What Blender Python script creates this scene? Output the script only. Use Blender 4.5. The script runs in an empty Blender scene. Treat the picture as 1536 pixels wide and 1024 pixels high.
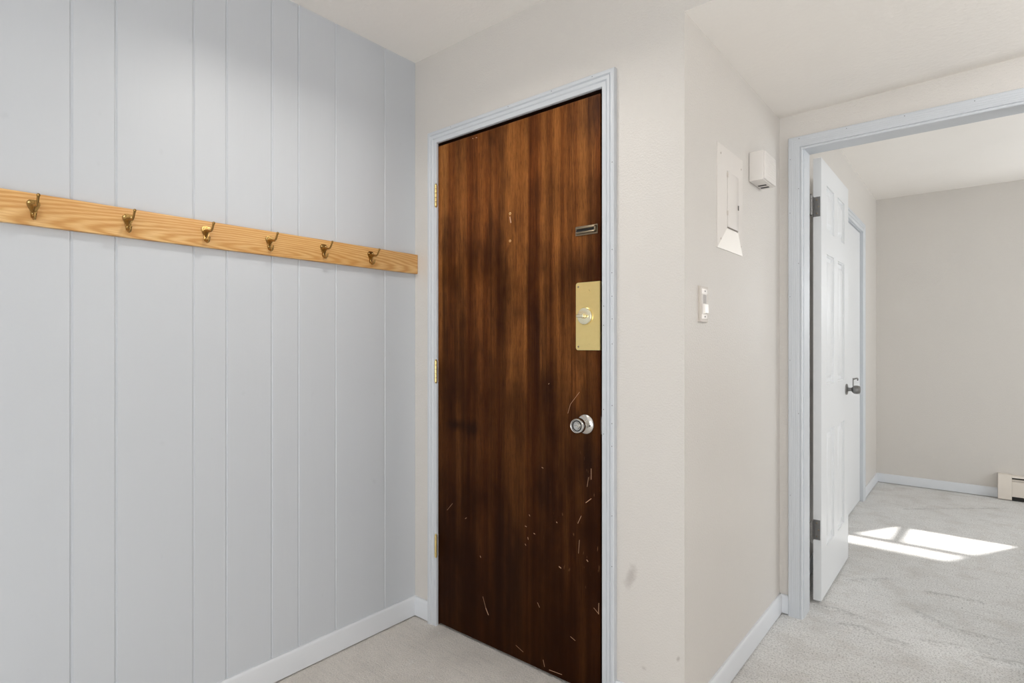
import bpy, bmesh, math, random
from mathutils import Vector, Matrix

random.seed(7)
SC = bpy.context.scene
COL = SC.collection
PI = math.pi

# ------------------------------------------------------------------ materials
class NT:
    """small helper around a node tree"""
    def __init__(self, name):
        self.m = bpy.data.materials.new(name)
        self.m.use_nodes = True
        self.t = self.m.node_tree
        self.n = self.t.nodes
        self.l = self.t.links
        self.b = self.n['Principled BSDF']
        self._co = None

    def put(self, sock, v):
        if hasattr(v, 'is_output') or isinstance(v, bpy.types.NodeSocket):
            self.l.new(v, sock)
        else:
            sock.default_value = v

    def co(self):
        if self._co is None:
            self._co = self.n.new('ShaderNodeTexCoord').outputs['Object']
        return self._co

    def mapped(self, scale=(1, 1, 1), loc=(0, 0, 0), rot=(0, 0, 0)):
        n = self.n.new('ShaderNodeMapping')
        self.l.new(self.co(), n.inputs['Vector'])
        n.inputs['Scale'].default_value = scale
        n.inputs['Location'].default_value = loc
        n.inputs['Rotation'].default_value = rot
        return n.outputs['Vector']

    def noise(self, vec, scale=1.0, detail=2.0, rough=0.5, dist=0.0):
        n = self.n.new('ShaderNodeTexNoise')
        self.l.new(vec, n.inputs['Vector'])
        n.inputs['Scale'].default_value = scale
        n.inputs['Detail'].default_value = detail
        n.inputs['Roughness'].default_value = rough
        n.inputs['Distortion'].default_value = dist
        return n.outputs['Fac']

    def ramp(self, fac, stops):
        n = self.n.new('ShaderNodeValToRGB')
        e = n.color_ramp.elements
        while len(e) < len(stops):
            e.new(0.5)
        for k, (p, c) in enumerate(stops):
            e[k].position = p
            e[k].color = (c, c, c, 1) if isinstance(c, (int, float)) else (*c, 1)
        self.put(n.inputs['Fac'], fac)
        return n.outputs['Color']

    def mix(self, fac, a, b, mode='MIX'):
        n = self.n.new('ShaderNodeMix')
        n.data_type = 'RGBA'
        n.blend_type = mode
        self.put(n.inputs[0], fac)
        for s, v in ((n.inputs[6], a), (n.inputs[7], b)):
            if isinstance(v, (tuple, list)):
                s.default_value = (*v, 1)
            else:
                self.l.new(v, s)
        return n.outputs[2]

    def math(self, op, a, b=0.0, c=0.0, clamp=False):
        n = self.n.new('ShaderNodeMath')
        n.operation = op
        n.use_clamp = clamp
        self.put(n.inputs[0], a)
        self.put(n.inputs[1], b)
        self.put(n.inputs[2], c)
        return n.outputs[0]

    def vmath(self, op, a, b, out='Vector'):
        n = self.n.new('ShaderNodeVectorMath')
        n.operation = op
        self.put(n.inputs[0], a)
        self.put(n.inputs[3 if op == 'SCALE' else 1], b)
        return n.outputs[out]

    def bump(self, h, strength=0.2, dist=0.01, normal=None):
        n = self.n.new('ShaderNodeBump')
        n.inputs['Strength'].default_value = strength
        n.inputs['Distance'].default_value = dist
        self.l.new(h, n.inputs['Height'])
        if normal is not None:
            self.l.new(normal, n.inputs['Normal'])
        return n.outputs['Normal']

    def done(self, color=None, rough=None, metal=None, normal=None, spec=None):
        for key, v in (('Base Color', color), ('Roughness', rough), ('Metallic', metal), ('Normal', normal), ('Specular IOR Level', spec)):
            if v is None:
                continue
            if key == 'Base Color' and isinstance(v, (tuple, list)):
                v = (*v, 1)
            self.put(self.b.inputs[key], v)
        return self.m


def S(r, g, b):
    """8-bit sRGB to linear"""
    f = lambda c: (c / 255) / 12.92 if c <= 10 else (((c / 255) + 0.055) / 1.055) ** 2.4
    return (f(r), f(g), f(b))


def paint(name, col, rough=0.5, mottling=0.03, orange=0.0, oscale=160, spec=0.5):
    k = NT(name)
    v = k.mapped()
    n = k.noise(v, 3.0, 4, 0.6)
    dark = tuple(c * (1 - mottling * 2) for c in col)
    c = k.mix(n, col, dark)
    nm = None
    if orange:
        h = k.noise(v, oscale, 3, 0.6)
        nm = k.bump(h, orange, 0.004)
    return k.done(c, rough, None, nm, spec)


def metal(name, col, rough=0.25, wear=0.25):
    k = NT(name)
    v = k.mapped()
    n = k.noise(v, 60, 3, 0.6)
    c = k.mix(n, col, tuple(x * (1 - wear) for x in col))
    r = k.ramp(n, [(0.2, rough * 0.8), (0.8, rough * 1.4)])
    return k.done(c, r, 1.0)


M = {}
WALL = (0.640, 0.612, 0.578)
M['wall'] = paint('beige_wall_paint', WALL, 0.36, 0.02, 0.45, 170)
def smudged_wall():
    k = NT('beige_wall_paint_with_smudges')
    v = k.mapped()
    c = k.mix(k.noise(v, 3.0, 4, 0.6), WALL, tuple(x * 0.96 for x in WALL))
    n = k.noise(v, 45, 3, 0.6)
    for (x, z, rx, rz, sl, a) in ((1.030, 0.436, 0.022, 0.055, 0.35, 0.40), (1.186, 0.232, 0.006, 0.010, 0.3, 0.45), (1.075, 0.165, 0.010, 0.008, 0, 0.3)):
        d = k.vmath('SUBTRACT', v, (x, 0, z))
        sp = k.n.new('ShaderNodeSeparateXYZ')
        k.l.new(d, sp.inputs[0])
        dx = k.math('DIVIDE', k.math('SUBTRACT', sp.outputs['X'], k.math('MULTIPLY', sp.outputs['Z'], sl)), rx)
        dz = k.math('DIVIDE', sp.outputs['Z'], rz)
        r = k.math('SQRT', k.math('ADD', k.math('MULTIPLY', dx, dx), k.math('MULTIPLY', dz, dz)))
        r = k.math('ADD', r, k.math('MULTIPLY', k.math('SUBTRACT', n, 0.5), 1.2))
        c = k.mix(k.ramp(k.math('MULTIPLY', r, 0.5), [(0.08, a), (0.5, 0.0)]), c, (0.25, 0.21, 0.19))
    return k.done(c, 0.36, None, k.bump(k.noise(v, 170, 3, 0.6), 0.45, 0.004))
M['wall_smudged'] = smudged_wall()
M['ceiling'] = paint('beige_ceiling_paint', (0.88, 0.85, 0.81), 0.6, 0.03, 0.35, 60)
M['trim'] = paint('grey_blue_trim_paint', (0.570, 0.597, 0.630), 0.38, 0.02)
M['baseboard'] = paint('grey_blue_baseboard_paint', (0.665, 0.69, 0.725), 0.38, 0.02)
M['white_door'] = paint('white_door_paint', S(218, 220, 222), 0.4, 0.01)
M['panel_white'] = paint('off_white_metal_paint', (0.70, 0.665, 0.63), 0.35, 0.01)
M['flange_white'] = paint('whiter_flange_tone', S(244, 240, 234), 0.35, 0.01)  # whiter tone for the breaker panel's lower slope only
M['plastic'] = paint('white_plastic', (0.70, 0.67, 0.64), 0.35, 0.01)
M['switch_plate'] = paint('aged_switch_plate_plastic', S(196, 188, 180), 0.35, 0.02)
M['slot_grey'] = paint('grey_plastic_recess', (0.40, 0.375, 0.355), 0.4)
M['rocker'] = paint('bright_white_plastic', S(248, 244, 240), 0.25, 0.01)
M['heater'] = paint('heater_enamel', S(224, 216, 206), 0.4, 0.02)
M['dark'] = paint('dark_gap', (0.012, 0.011, 0.010), 0.7)
M['fins'] = paint('dull_heater_fins', (0.10, 0.09, 0.08), 0.5)
M['nail'] = paint('nail_hole_filler', (0.10, 0.10, 0.11), 0.7)
M['jamb_brown'] = paint('brown_stained_jamb', (0.045, 0.016, 0.007), 0.45, 0.2)
M['brass'] = metal('polished_brass', (0.88, 0.69, 0.30), 0.30, 0.05)
M['pale_brass'] = metal('pale_worn_brass', (0.90, 0.83, 0.60), 0.2, 0.05)
M['hook_brass'] = metal('antique_brass', (0.54, 0.33, 0.11), 0.26, 0.6)
M['nickel'] = metal('satin_nickel', (0.72, 0.70, 0.66), 0.18, 0.2)
M['steel'] = metal('dull_hinge_steel', (0.27, 0.265, 0.26), 0.35, 0.3)
M['bronze'] = metal('worn_bronze', (0.36, 0.29, 0.20), 0.35, 0.4)

def panelling():
    k = NT('grey_painted_panelling')
    v = k.mapped()
    n = k.noise(v, 1.6, 4, 0.6)
    st = k.noise(k.mapped((1, 22, 1.3)), 1.0, 3, 0.6)
    a = (0.552, 0.580, 0.616)
    c = k.mix(n, a, tuple(x * 0.95 for x in a))
    c = k.mix(k.ramp(st, [(0.35, 0.0), (0.8, 0.04)]), c, tuple(x * 0.8 for x in a))
    # scattered scuffs
    sp = k.noise(k.mapped((1, 1.0, 0.8)), 17, 2, 0.5)
    c = k.mix(k.ramp(sp, [(0.72, 0.0), (0.78, 0.14)]), c, tuple(x * 0.6 for x in a))
    g = k.noise(k.mapped((1, 60, 3.5)), 1.0, 4, 0.65, 0.6)
    nm = k.bump(g, 0.07, 0.004)
    return k.done(c, 0.42, None, nm, 0.4)
M['panelling'] = panelling()


RIDGES = [([(1.3212, 1.2046), (1.4051, 1.2171), (1.4864, 1.1912)], 0.006, 0.013),
          ([(1.4316, 1.0717), (1.5063, 1.0981), (1.5818, 1.0588), (1.6539, 1.0545)], 0.006, 0.015),
          ([(1.6582, 1.4117), (1.7231, 1.3729), (1.7912, 1.321), (1.8811, 1.3276), (1.9353, 1.3203)], 0.007, 0.018),
          ([(1.69, 1.6868), (1.7833, 1.7009), (1.8826, 1.7137)], 0.004, 0.018),
          ([(1.7058, 1.1295), (1.8154, 1.1763), (1.896, 1.1764)], 0.005, 0.016),
          ([(1.8613, 1.1124), (1.9942, 1.1663)], 0.005, 0.016),
          ([(1.4711, 3.2479), (1.7364, 3.4897), (2.0215, 3.7268)], -0.003, 0.014),
          ([(1.3839, 1.6072), (1.5215, 1.7421)], 0.0025, 0.02)]


def carpet():
    k = NT('grey_beige_carpet')
    v = k.mapped()
    # general shade, browner and dirtier by the entry door
    worn = k.noise(v, 2.2, 4, 0.6)
    patch = k.noise(v, 7.0, 4, 0.65)
    fine = k.noise(v, 420, 2, 0.7)
    tuft = k.noise(v, 150, 3, 0.7)
    light, mid = (0.96, 0.955, 0.94), (0.78, 0.765, 0.74)
    c = k.mix(k.ramp(worn, [(0.35, 0.0), (0.65, 1.0)]), light, tuple(x * 0.93 for x in light))
    dist = k.vmath('DISTANCE', k.vmath('MULTIPLY', v, (1, 1, 1)), (0.35, -0.25, 0.0), 'Value')
    near = k.ramp(k.math('ADD', k.math('MULTIPLY', dist, 0.55), k.math('MULTIPLY', k.math('SUBTRACT', patch, 0.5), 0.35)), [(0.30, 1.0), (0.75, 0.0)])
    c = k.mix(near, c, (0.84, 0.795, 0.745))
    blot = k.ramp(patch, [(0.48, 0.0), (0.70, 0.5)])
    c = k.mix(blot, c, (0.66, 0.62, 0.575))
    spot = k.ramp(k.noise(v, 14, 3, 0.55), [(0.62, 0.0), (0.70, 0.45)])
    c = k.mix(spot, c, (0.94, 0.915, 0.88))
    c = k.mix(k.math('MULTIPLY', k.ramp(tuft, [(0.30, 0.85), (0.52, 0.0)]), k.math('SUBTRACT', 1.0, k.math('MULTIPLY', near, 0.6))), c, tuple(x * 0.44 for x in mid))
    c = k.mix(k.ramp(fine, [(0.3, 0.5), (0.6, 0.0)]), c, tuple(x * 0.45 for x in mid))
    # crease shadows of the wrinkles, darkened into the carpet colour
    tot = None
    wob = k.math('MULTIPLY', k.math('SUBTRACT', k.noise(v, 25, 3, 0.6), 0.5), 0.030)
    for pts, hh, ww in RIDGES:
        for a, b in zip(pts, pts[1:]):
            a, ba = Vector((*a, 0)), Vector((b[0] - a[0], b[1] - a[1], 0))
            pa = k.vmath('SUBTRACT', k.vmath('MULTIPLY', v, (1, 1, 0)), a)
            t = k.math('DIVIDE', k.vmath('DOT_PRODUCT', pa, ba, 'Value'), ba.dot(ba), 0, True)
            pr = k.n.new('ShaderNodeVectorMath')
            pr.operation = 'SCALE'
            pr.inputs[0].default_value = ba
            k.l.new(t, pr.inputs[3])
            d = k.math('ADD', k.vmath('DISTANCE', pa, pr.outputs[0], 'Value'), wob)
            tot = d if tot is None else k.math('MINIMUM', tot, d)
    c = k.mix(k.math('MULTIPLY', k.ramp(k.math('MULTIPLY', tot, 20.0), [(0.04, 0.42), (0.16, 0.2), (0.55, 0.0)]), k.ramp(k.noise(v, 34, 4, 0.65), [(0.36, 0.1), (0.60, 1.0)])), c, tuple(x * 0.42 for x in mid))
    streak = k.noise(k.mapped((7, 60, 1), rot=(0, 0, 0.1)), 1.0, 5, 0.65)
    c = k.mix(k.ramp(streak, [(0.50, 0.0), (0.75, 0.30)]), c, tuple(x * 0.55 for x in mid))
    h = k.math('ADD', k.math('MULTIPLY', tuft, 1.0), k.math('MULTIPLY', fine, 0.5))
    nm = k.bump(h, 0.8, 0.008)
    return k.done(c, 1.0, None, nm, 0.05)
M['carpet'] = carpet()


def dark_wood():
    k = NT('dark_varnished_veneer')
    co = k.co()
    sheet = k.noise(k.mapped((9, 1, 0.10)), 1.0, 2, 0.5)              # wide veneer leaves
    band = k.noise(k.mapped((22, 1, 0.40)), 1.0, 4, 0.6, 0.3)         # bands in a leaf
    grain = k.noise(k.mapped((240, 1, 7)), 1.0, 3, 0.7)               # fine grain
    pore = k.noise(k.mapped((620, 1, 26)), 1.0, 2, 0.7)
    mottled = k.noise(k.mapped((7, 1, 2.6), loc=(0.3, 0, 0.7)), 1.0, 3, 0.6)  # old stain clouds
    c = k.ramp(sheet, [(0.28, S(110, 58, 21)), (0.44, S(152, 97, 48)), (0.56, S(128, 72, 31)), (0.72, S(166, 109, 56))])
    c = k.mix(k.ramp(band, [(0.34, 0.6), (0.58, 0.0)]), c, S(66, 26, 7))
    c = k.mix(k.ramp(grain, [(0.34, 0.5), (0.56, 0.0)]), c, S(62, 24, 6))
    c = k.mix(k.ramp(grain, [(0.58, 0.0), (0.78, 0.28)]), c, S(170, 108, 60))
    c = k.mix(k.ramp(pore, [(0.36, 0.5), (0.5, 0.0)]), c, S(34, 16, 8))
    c = k.mix(k.ramp(mottled, [(0.32, 0.72), (0.58, 0.0)]), c, S(40, 18, 9))
    # grime the lower door has picked up, in uneven cloudy patches
    sep = k.n.new('ShaderNodeSeparateXYZ')
    k.l.new(co, sep.inputs[0])
    zz = k.math('ADD', sep.outputs['Z'], k.math('MULTIPLY', k.math('SUBTRACT', band, 0.5), 1.1))
    zz = k.math('ADD', zz, k.math('MULTIPLY', k.math('SUBTRACT', mottled, 0.5), 0.9))
    c = k.mix(k.ramp(k.math('MULTIPLY', zz, 0.5), [(0.0, 0.95), (0.22, 0.88), (0.55, 0.66), (0.86, 0.0)]), c, S(28, 7, 0))
    # soft dark stains: x, z, half width, half height, strength
    for (x, z, rx, rz, a) in ((0.25, 0.842, 0.06, 0.030, 0.75), (0.34, 0.835, 0.055, 0.045, 0.75), (0.865, 0.775, 0.05, 0.12, 0.7),
                              (0.69, 0.66, 0.05, 0.10, 0.5), (0.66, 1.20, 0.05, 0.16, 0.5), (0.57, 1.28, 0.08, 0.06, 0.4), (0.70, 1.02, 0.045, 0.09, 0.5),
                              (0.73, 1.68, 0.06, 0.16, 0.4), (0.53, 0.30, 0.09, 0.30, 0.55)):
        d = k.vmath('MULTIPLY', k.vmath('SUBTRACT', co, (x, 0, z)), (1 / rx, 0, 1 / rz))
        ln = k.math('ADD', k.vmath('LENGTH', d, (0, 0, 0), 'Value'), k.math('MULTIPLY', k.math('SUBTRACT', band, 0.5), 1.2))
        c = k.mix(k.ramp(k.math('MULTIPLY', ln, 0.6), [(0.12, a), (0.62, 0.0)]), c, S(26, 11, 6))
    # pale scratches and chips: start, end (x, z) and width
    sc = [(0.3948, 0.189, 0.4105, 0.1485, 0.8), (0.4105, 0.1485, 0.4233, 0.1281, 1.9), (0.9127, 0.3161, 0.9114, 0.2807, .9), (0.8936, 0.2951, 0.9127, 0.2811, .7),
          (0.7544, 0.3963, 0.7614, 0.3935, 1.8), (0.8666, 0.447, 0.8705, 0.4435, 1.5), (0.6041, 0.506, 0.6102, 0.5049, 1.1), (0.6164, 0.4675, 0.6179, 0.4606, 1.1),
          (0.6041, 0.4406, 0.6072, 0.4365, 1.1), (0.6438, 0.4879, 0.6483, 0.4865, 1.3), (0.7431, 0.5487, 0.7453, 0.5468, 1.4), (0.6796, 0.7298, 0.6854, 0.7282, 1.0),
          (0.299, 0.4721, 0.3065, 0.4775, 0.8), (0.3807, 0.3431, 0.3835, 0.3386, 1.4), (0.8627, 0.6375, 0.8834, 0.6545, 1.0), (0.831, 0.562, 0.8443, 0.5893, 0.8),
          (0.8376, 0.5072, 0.8336, 0.4614, 0.6), (0.8834, 0.7539, 0.8834, 0.7186, 0.9), (0.8731, 0.7236, 0.8679, 0.6917, 0.6), (0.7904, 0.9301, 0.8013, 0.9627, 0.55),
          (0.8013, 0.9627, 0.8376, 1.0056, 0.55), (0.6603, 0.244, 0.6692, 0.23, 0.8), (0.5318, 1.6395, 0.5358, 1.6200, 2.6), (0.1958, 0.4871, 0.227, 0.5201, 0.5),
          (0.3394, 1.9785, 0.343, 1.9763, 1.2), (0.3575, 1.9769, 0.3628, 1.9756, 1.5), (0.6225, 0.5508, 0.6256, 0.5466, 1.0), (0.7088, 1.0268, 0.7116, 1.0292, 0.9),
          (0.7116, 0.0227, 0.7655, 0.0266, 0.9), (0.5602, 0.0573, 0.5948, 0.0448, 0.6), (0.6854, 0.0483, 0.6913, 0.0269, 0.8), (0.8013, 0.1696, 0.8203, 0.1624, 0.7)]
    flat = k.vmath('MULTIPLY', co, (1, 0, 1))
    tot = None
    for (x0, z0, x1, z1, w) in sc:
        a, ba = Vector((x0, 0, z0)), Vector((x1 - x0, 0, z1 - z0))
        pa = k.vmath('SUBTRACT', flat, a)
        t = k.math('DIVIDE', k.vmath('DOT_PRODUCT', pa, ba, 'Value'), max(ba.dot(ba), 1e-9), 0, True)
        pr = k.n.new('ShaderNodeVectorMath')
        pr.operation = 'SCALE'
        pr.inputs[0].default_value = ba
        k.l.new(t, pr.inputs[3])
        d = k.vmath('DISTANCE', pa, pr.outputs[0], 'Value')
        d = k.math('DIVIDE', d, w * 0.0013)
        tot = d if tot is None else k.math('MINIMUM', tot, d)
    c = k.mix(k.ramp(tot, [(0.45, 0.75), (1.0, 0.0)]), c, S(205, 165, 135))
    # small scuffs on the kicked lower lock side
    scuff = k.noise(k.mapped((90, 1, 22), rot=(0, 0.35, 0)), 1.0, 2, 0.5)
    nearlock = k.vmath('LENGTH', k.vmath('MULTIPLY', k.vmath('SUBTRACT', co, (0.85, 0, 0.55)), (5.5, 0, 3.2)), (0, 0, 0), 'Value')
    c = k.mix(k.math('MULTIPLY', k.ramp(scuff, [(0.66, 0.0), (0.74, 0.30)]), k.ramp(nearlock, [(0.3, 1.0), (1.0, 0.0)])), c, S(190, 140, 100))
    r = k.ramp(grain, [(0.3, 0.42), (0.7, 0.30)])
    return k.done(c, r, None, k.bump(grain, 0.05, 0.002), 0.07)
M['dark_wood'] = dark_wood()


def rail_wood():
    k = NT('honey_oak_board')
    warp = k.noise(k.mapped((1, 3.2, 16)), 1.0, 2, 0.5)
    n = k.n.new('ShaderNodeTexWave')
    n.wave_type = 'RINGS'
    n.rings_direction = 'X'
    k.l.new(k.mapped((1, 2.1, 26), loc=(0, 1.35, -38.6)), n.inputs['Vector'])
    n.inputs['Scale'].default_value = 1.8
    n.inputs['Distortion'].default_value = 3.5
    n.inputs['Detail'].default_value = 2.0
    n.inputs['Detail Scale'].default_value = 1.4
    fine = k.noise(k.mapped((1, 14, 420)), 1.0, 3, 0.6)
    c = k.ramp(n.outputs['Fac'], [(0.0, S(200, 150, 88)), (0.5, S(218, 175, 114)), (1.0, S(228, 190, 132))])
    c = k.mix(k.ramp(warp, [(0.3, 0.5), (0.7, 0.0)]), c, S(198, 144, 80))
    c = k.mix(k.ramp(fine, [(0.3, 0.45), (0.55, 0.0)]), c, S(184, 118, 58))
    return k.done(c, 0.4, None, k.bump(fine, 0.05, 0.001), 0.4)
M['rail_wood'] = rail_wood()

# ------------------------------------------------------------------ geometry helpers
def tag(o, label=None, cat=None, group=None, kind=None):
    if label: o['label'] = label
    if cat: o['category'] = cat
    if group: o['group'] = group
    if kind: o['kind'] = kind
    return o


def root(name, loc, label, cat, group=None, kind=None):
    o = bpy.data.objects.new(name, None)
    o.empty_display_size = 0.05
    o.location = loc
    COL.objects.link(o)
    return tag(o, label, cat, group, kind)


def world_loc(o):
    v = Vector((0, 0, 0))
    while o is not None:
        v += o.location
        o = o.parent
    return v


def link(name, bm, mats, parent=None, smooth=40, label=None, origin=None):
    """bm is in world coordinates; its object keeps its origin at its parent's (or at origin)"""
    if not isinstance(mats, (list, tuple)):
        mats = [mats]
    bmesh.ops.recalc_face_normals(bm, faces=bm.faces[:])
    me = bpy.data.meshes.new(name)
    base = world_loc(parent) if parent is not None else Vector((0, 0, 0))
    off = Vector(origin) if origin is not None else base
    bmesh.ops.translate(bm, verts=bm.verts[:], vec=-off)
    bm.to_mesh(me)
    bm.free()
    for m in mats:
        me.materials.append(M[m])
    if smooth:
        for p in me.polygons:
            p.use_smooth = True
        me.set_sharp_from_angle(angle=math.radians(smooth))
    o = bpy.data.objects.new(name, me)
    COL.objects.link(o)
    if parent is not None:
        o.parent = parent
    o.location = off - base
    if label:
        o['label'] = label
    return o


def box(bm, lo, hi, bevel=0.0, seg=2, mat=0):
    g = bmesh.new()
    bmesh.ops.create_cube(g, size=1.0)
    for v in g.verts:
        v.co = Vector([lo[i] + (v.co[i] + 0.5) * (hi[i] - lo[i]) for i in range(3)])
    if bevel:
        bmesh.ops.bevel(g, geom=g.edges[:], offset=bevel, segments=seg, profile=0.5, affect='EDGES')
    merge(bm, g, mat)


def merge(bm, g, mat=0):
    vm = {}
    for v in g.verts:
        vm[v] = bm.verts.new(v.co)
    for f in g.faces:
        try:
            nf = bm.faces.new([vm[v] for v in f.verts])
            nf.material_index = mat if mat else f.material_index
        except ValueError:
            pass
    g.free()


def prism(bm, pts, mapf, d0, d1, mat=0):
    """closed polygon pts (a,b) extruded from d0 to d1; mapf(a,b,d) -> world"""
    A = [bm.verts.new(mapf(a, b, d0)) for a, b in pts]
    B = [bm.verts.new(mapf(a, b, d1)) for a, b in pts]
    n = len(pts)
    fs = [bm.faces.new(A), bm.faces.new(B)]
    for i in range(n):
        fs.append(bm.faces.new((A[i], A[(i + 1) % n], B[(i + 1) % n], B[i])))
    for f in fs:
        f.material_index = mat


def lathe(bm, prof, origin, axis, seg=32, mat=0, squash=None):
    """prof = [(radius, height along axis)], axis a unit vector"""
    ax = Vector(axis).normalized()
    u = ax.orthogonal().normalized()
    w = ax.cross(u)
    rings = []
    for r, h in prof:
        c = Vector(origin) + ax * h
        if r < 1e-6:
            rings.append([bm.verts.new(c)])
        else:
            rings.append([bm.verts.new(c + (u * math.cos(2 * PI * i / seg) + w * math.sin(2 * PI * i / seg)) * r) for i in range(seg)])
    for a, b in zip(rings, rings[1:]):
        for i in range(seg):
            j = (i + 1) % seg
            if len(a) == 1 and len(b) == 1:
                continue
            if len(a) == 1:
                f = bm.faces.new((a[0], b[j], b[i]))
            elif len(b) == 1:
                f = bm.faces.new((a[i], a[j], b[0]))
            else:
                f = bm.faces.new((a[i], a[j], b[j], b[i]))
            f.material_index = mat


def tube(bm, pts, radii, seg=12, flat=1.0, side=Vector((0, 1, 0)), mat=0):
    """sweep an ellipse along pts; flat scales the half width along `side`"""
    P = [Vector(p) for p in pts]
    rings = []
    for i, p in enumerate(P):
        t = (P[min(i + 1, len(P) - 1)] - P[max(i - 1, 0)]).normalized()
        s = (side - t * side.dot(t)).normalized()
        n = t.cross(s)
        r = radii[i] if isinstance(radii, (list, tuple)) else radii
        rings.append([bm.verts.new(p + s * math.cos(2 * PI * k / seg) * r * flat + n * math.sin(2 * PI * k / seg) * r) for k in range(seg)])
    for a, b in zip(rings, rings[1:]):
        for k in range(seg):
            f = bm.faces.new((a[k], a[(k + 1) % seg], b[(k + 1) % seg], b[k]))
            f.material_index = mat
    bm.faces.new(rings[0]).material_index = mat
    bm.faces.new(rings[-1]).material_index = mat


def bez(p, n=6):
    """Catmull-Rom through points"""
    P = [Vector(q) for q in p]
    out = []
    for i in range(len(P) - 1):
        a, b = P[max(i - 1, 0)], P[i]
        c, d = P[i + 1], P[min(i + 2, len(P) - 1)]
        for k in range(n):
            t = k / n
            out.append(0.5 * ((2 * b) + (c - a) * t + (2 * a - 5 * b + 4 * c - d) * t * t + (3 * b - a - 3 * c + d) * t ** 3))
    out.append(P[-1])
    return out


def casing(bm, prof, a0, a1, ztop, mapf, zbot=0.0):
    """three-sided mitred moulding round an opening; prof = [(w outwards, depth)] closed"""
    n = len(prof)
    st = []
    for k in range(4):
        ring = []
        for w, d in prof:
            a = (a0 - w) if k < 2 else (a1 + w)
            z = zbot if k in (0, 3) else ztop + w
            ring.append(bm.verts.new(mapf(a, z, d)))
        st.append(ring)
    for p, q in zip(st, st[1:]):
        for i in range(n):
            j = (i + 1) % n
            bm.faces.new((p[i], p[j], q[j], q[i]))
    bm.faces.new(st[0])
    bm.faces.new(st[-1])


def dots(bm, pts, mapf, d, r=0.0016, mat=1):
    """little filled nail holes, slightly proud discs of the moulding's own mesh"""
    for a, z in pts:
        g = [bm.verts.new(mapf(a + r * math.cos(2 * PI * k / 8), z + r * math.sin(2 * PI * k / 8), d)) for k in range(8)]
        bm.faces.new(g).material_index = mat


def onY(y0):      # moulding on a wall facing -Y
    return lambda a, z, d: (a, y0 - d, z)


def onXp(x0):     # on a wall facing +X
    return lambda a, z, d: (x0 + d, a, z)

# ------------------------------------------------------------------ the place: main dimensions (metres)
XR, YD, TW = 1.2054, 1.0326, 0.0975      # corridor wall, doorway wall, its thickness
YF, XE, YB = 4.06, 4.4, -4.6             # far wall, outer right wall, rear wall
ZC, ZH, ZF = 2.382, 2.148, 2.398         # ceilings: entry, hallway, far room
DX0, DX1, DTOP = 0.1390, 0.9325, 2.006    # entry door opening
JX, JX1, JTOP = 1.302, 2.045, 2.000      # doorway opening
CY0, CY1, CTOP = 2.52, 3.27, 2.000       # closet door opening in the far room's left wall

# floor: carpet on a fine grid with wrinkles
def axis_vals(lo, hi, f0, f1, step, coarse):
    v = []
    x = lo
    while x < hi - 1e-6:
        v.append(x)
        x += step if f0 - 1e-6 <= x < f1 else coarse
    v.append(hi)
    return v

def seg_d(px, py, a, b):
    dx, dy = b[0] - a[0], b[1] - a[1]
    t = max(0, min(1, ((px - a[0]) * dx + (py - a[1]) * dy) / (dx * dx + dy * dy)))
    return math.hypot(px - a[0] - t * dx, py - a[1] - t * dy)

def floor_z(x, y):
    z = 0.0
    if 1.25 < x < 2.2 and 0.9 < y < 3.9:
        for pts, h, w in RIDGES:
            d = min(seg_d(x, y, p, q) for p, q in zip(pts, pts[1:]))
            if d < 4 * w:
                z += h * math.exp(-(d / w) ** 2)
    return z

bm = bmesh.new()
xs = axis_vals(-0.1, XE + 0.1, 1.25, 2.15, 0.009, 0.12)
ys = axis_vals(YB - 0.1, YF + 0.1, 0.92, 3.8, 0.009, 0.12)
grid = [[bm.verts.new((x, y, floor_z(x, y))) for x in xs] for y in ys]
for r0, r1 in zip(grid, grid[1:]):
    for i in range(len(xs) - 1):
        bm.faces.new((r0[i], r0[i + 1], r1[i + 1], r1[i]))
o = link('floor', bm, 'carpet', smooth=180)
tag(o, 'grey beige carpet with wrinkles running through the doorway into the far room', 'floor', kind='structure')

# left wall: grooved panelling (profile along Y swept up)
GR = [-0.1623, -0.3903, -0.5406, -0.6392, -0.7907, -0.8899, -1.0936, -1.1949]
more = [0.203, 0.1013, 0.2037, 0.099, 0.1515, 0.0986, 0.15, 0.228]
y = GR[-1]
k = 0
while y > YB + 0.3:
    y -= more[k % 8]
    GR.append(y)
    k += 1
prof = [(0.1, 0.0)]
for g in GR:
    prof += [(g + 0.0038, 0.0), (g + 0.0012, -0.0032), (g - 0.0012, -0.0032), (g - 0.0038, 0.0)]
prof += [(YB, 0.0), (YB, -0.1), (0.1, -0.1)]
bm = bmesh.new()
prism(bm, prof, lambda a, d, z: (d, a, z), -0.05, 2.6)
o = link('wall_left', bm, 'panelling', smooth=0)
tag(o, 'pale grey painted wood panelling wall with vertical grooves behind the coat rack', 'wall', kind='structure')

# entry wall with the door opening
bm = bmesh.new()
box(bm, (-0.1, 0, -0.05), (DX0 - 0.012, 0.1, 2.6))
box(bm, (DX1 + 0.012, 0, -0.05), (XR, 0.1, 2.6))
box(bm, (DX0 - 0.012, 0, DTOP + 0.012), (DX1 + 0.012, 0.1, 2.6))
o = link('wall_entry', bm, 'wall_smudged', smooth=0)
tag(o, 'beige painted wall around the dark wooden entry door', 'wall', kind='structure')

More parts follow.
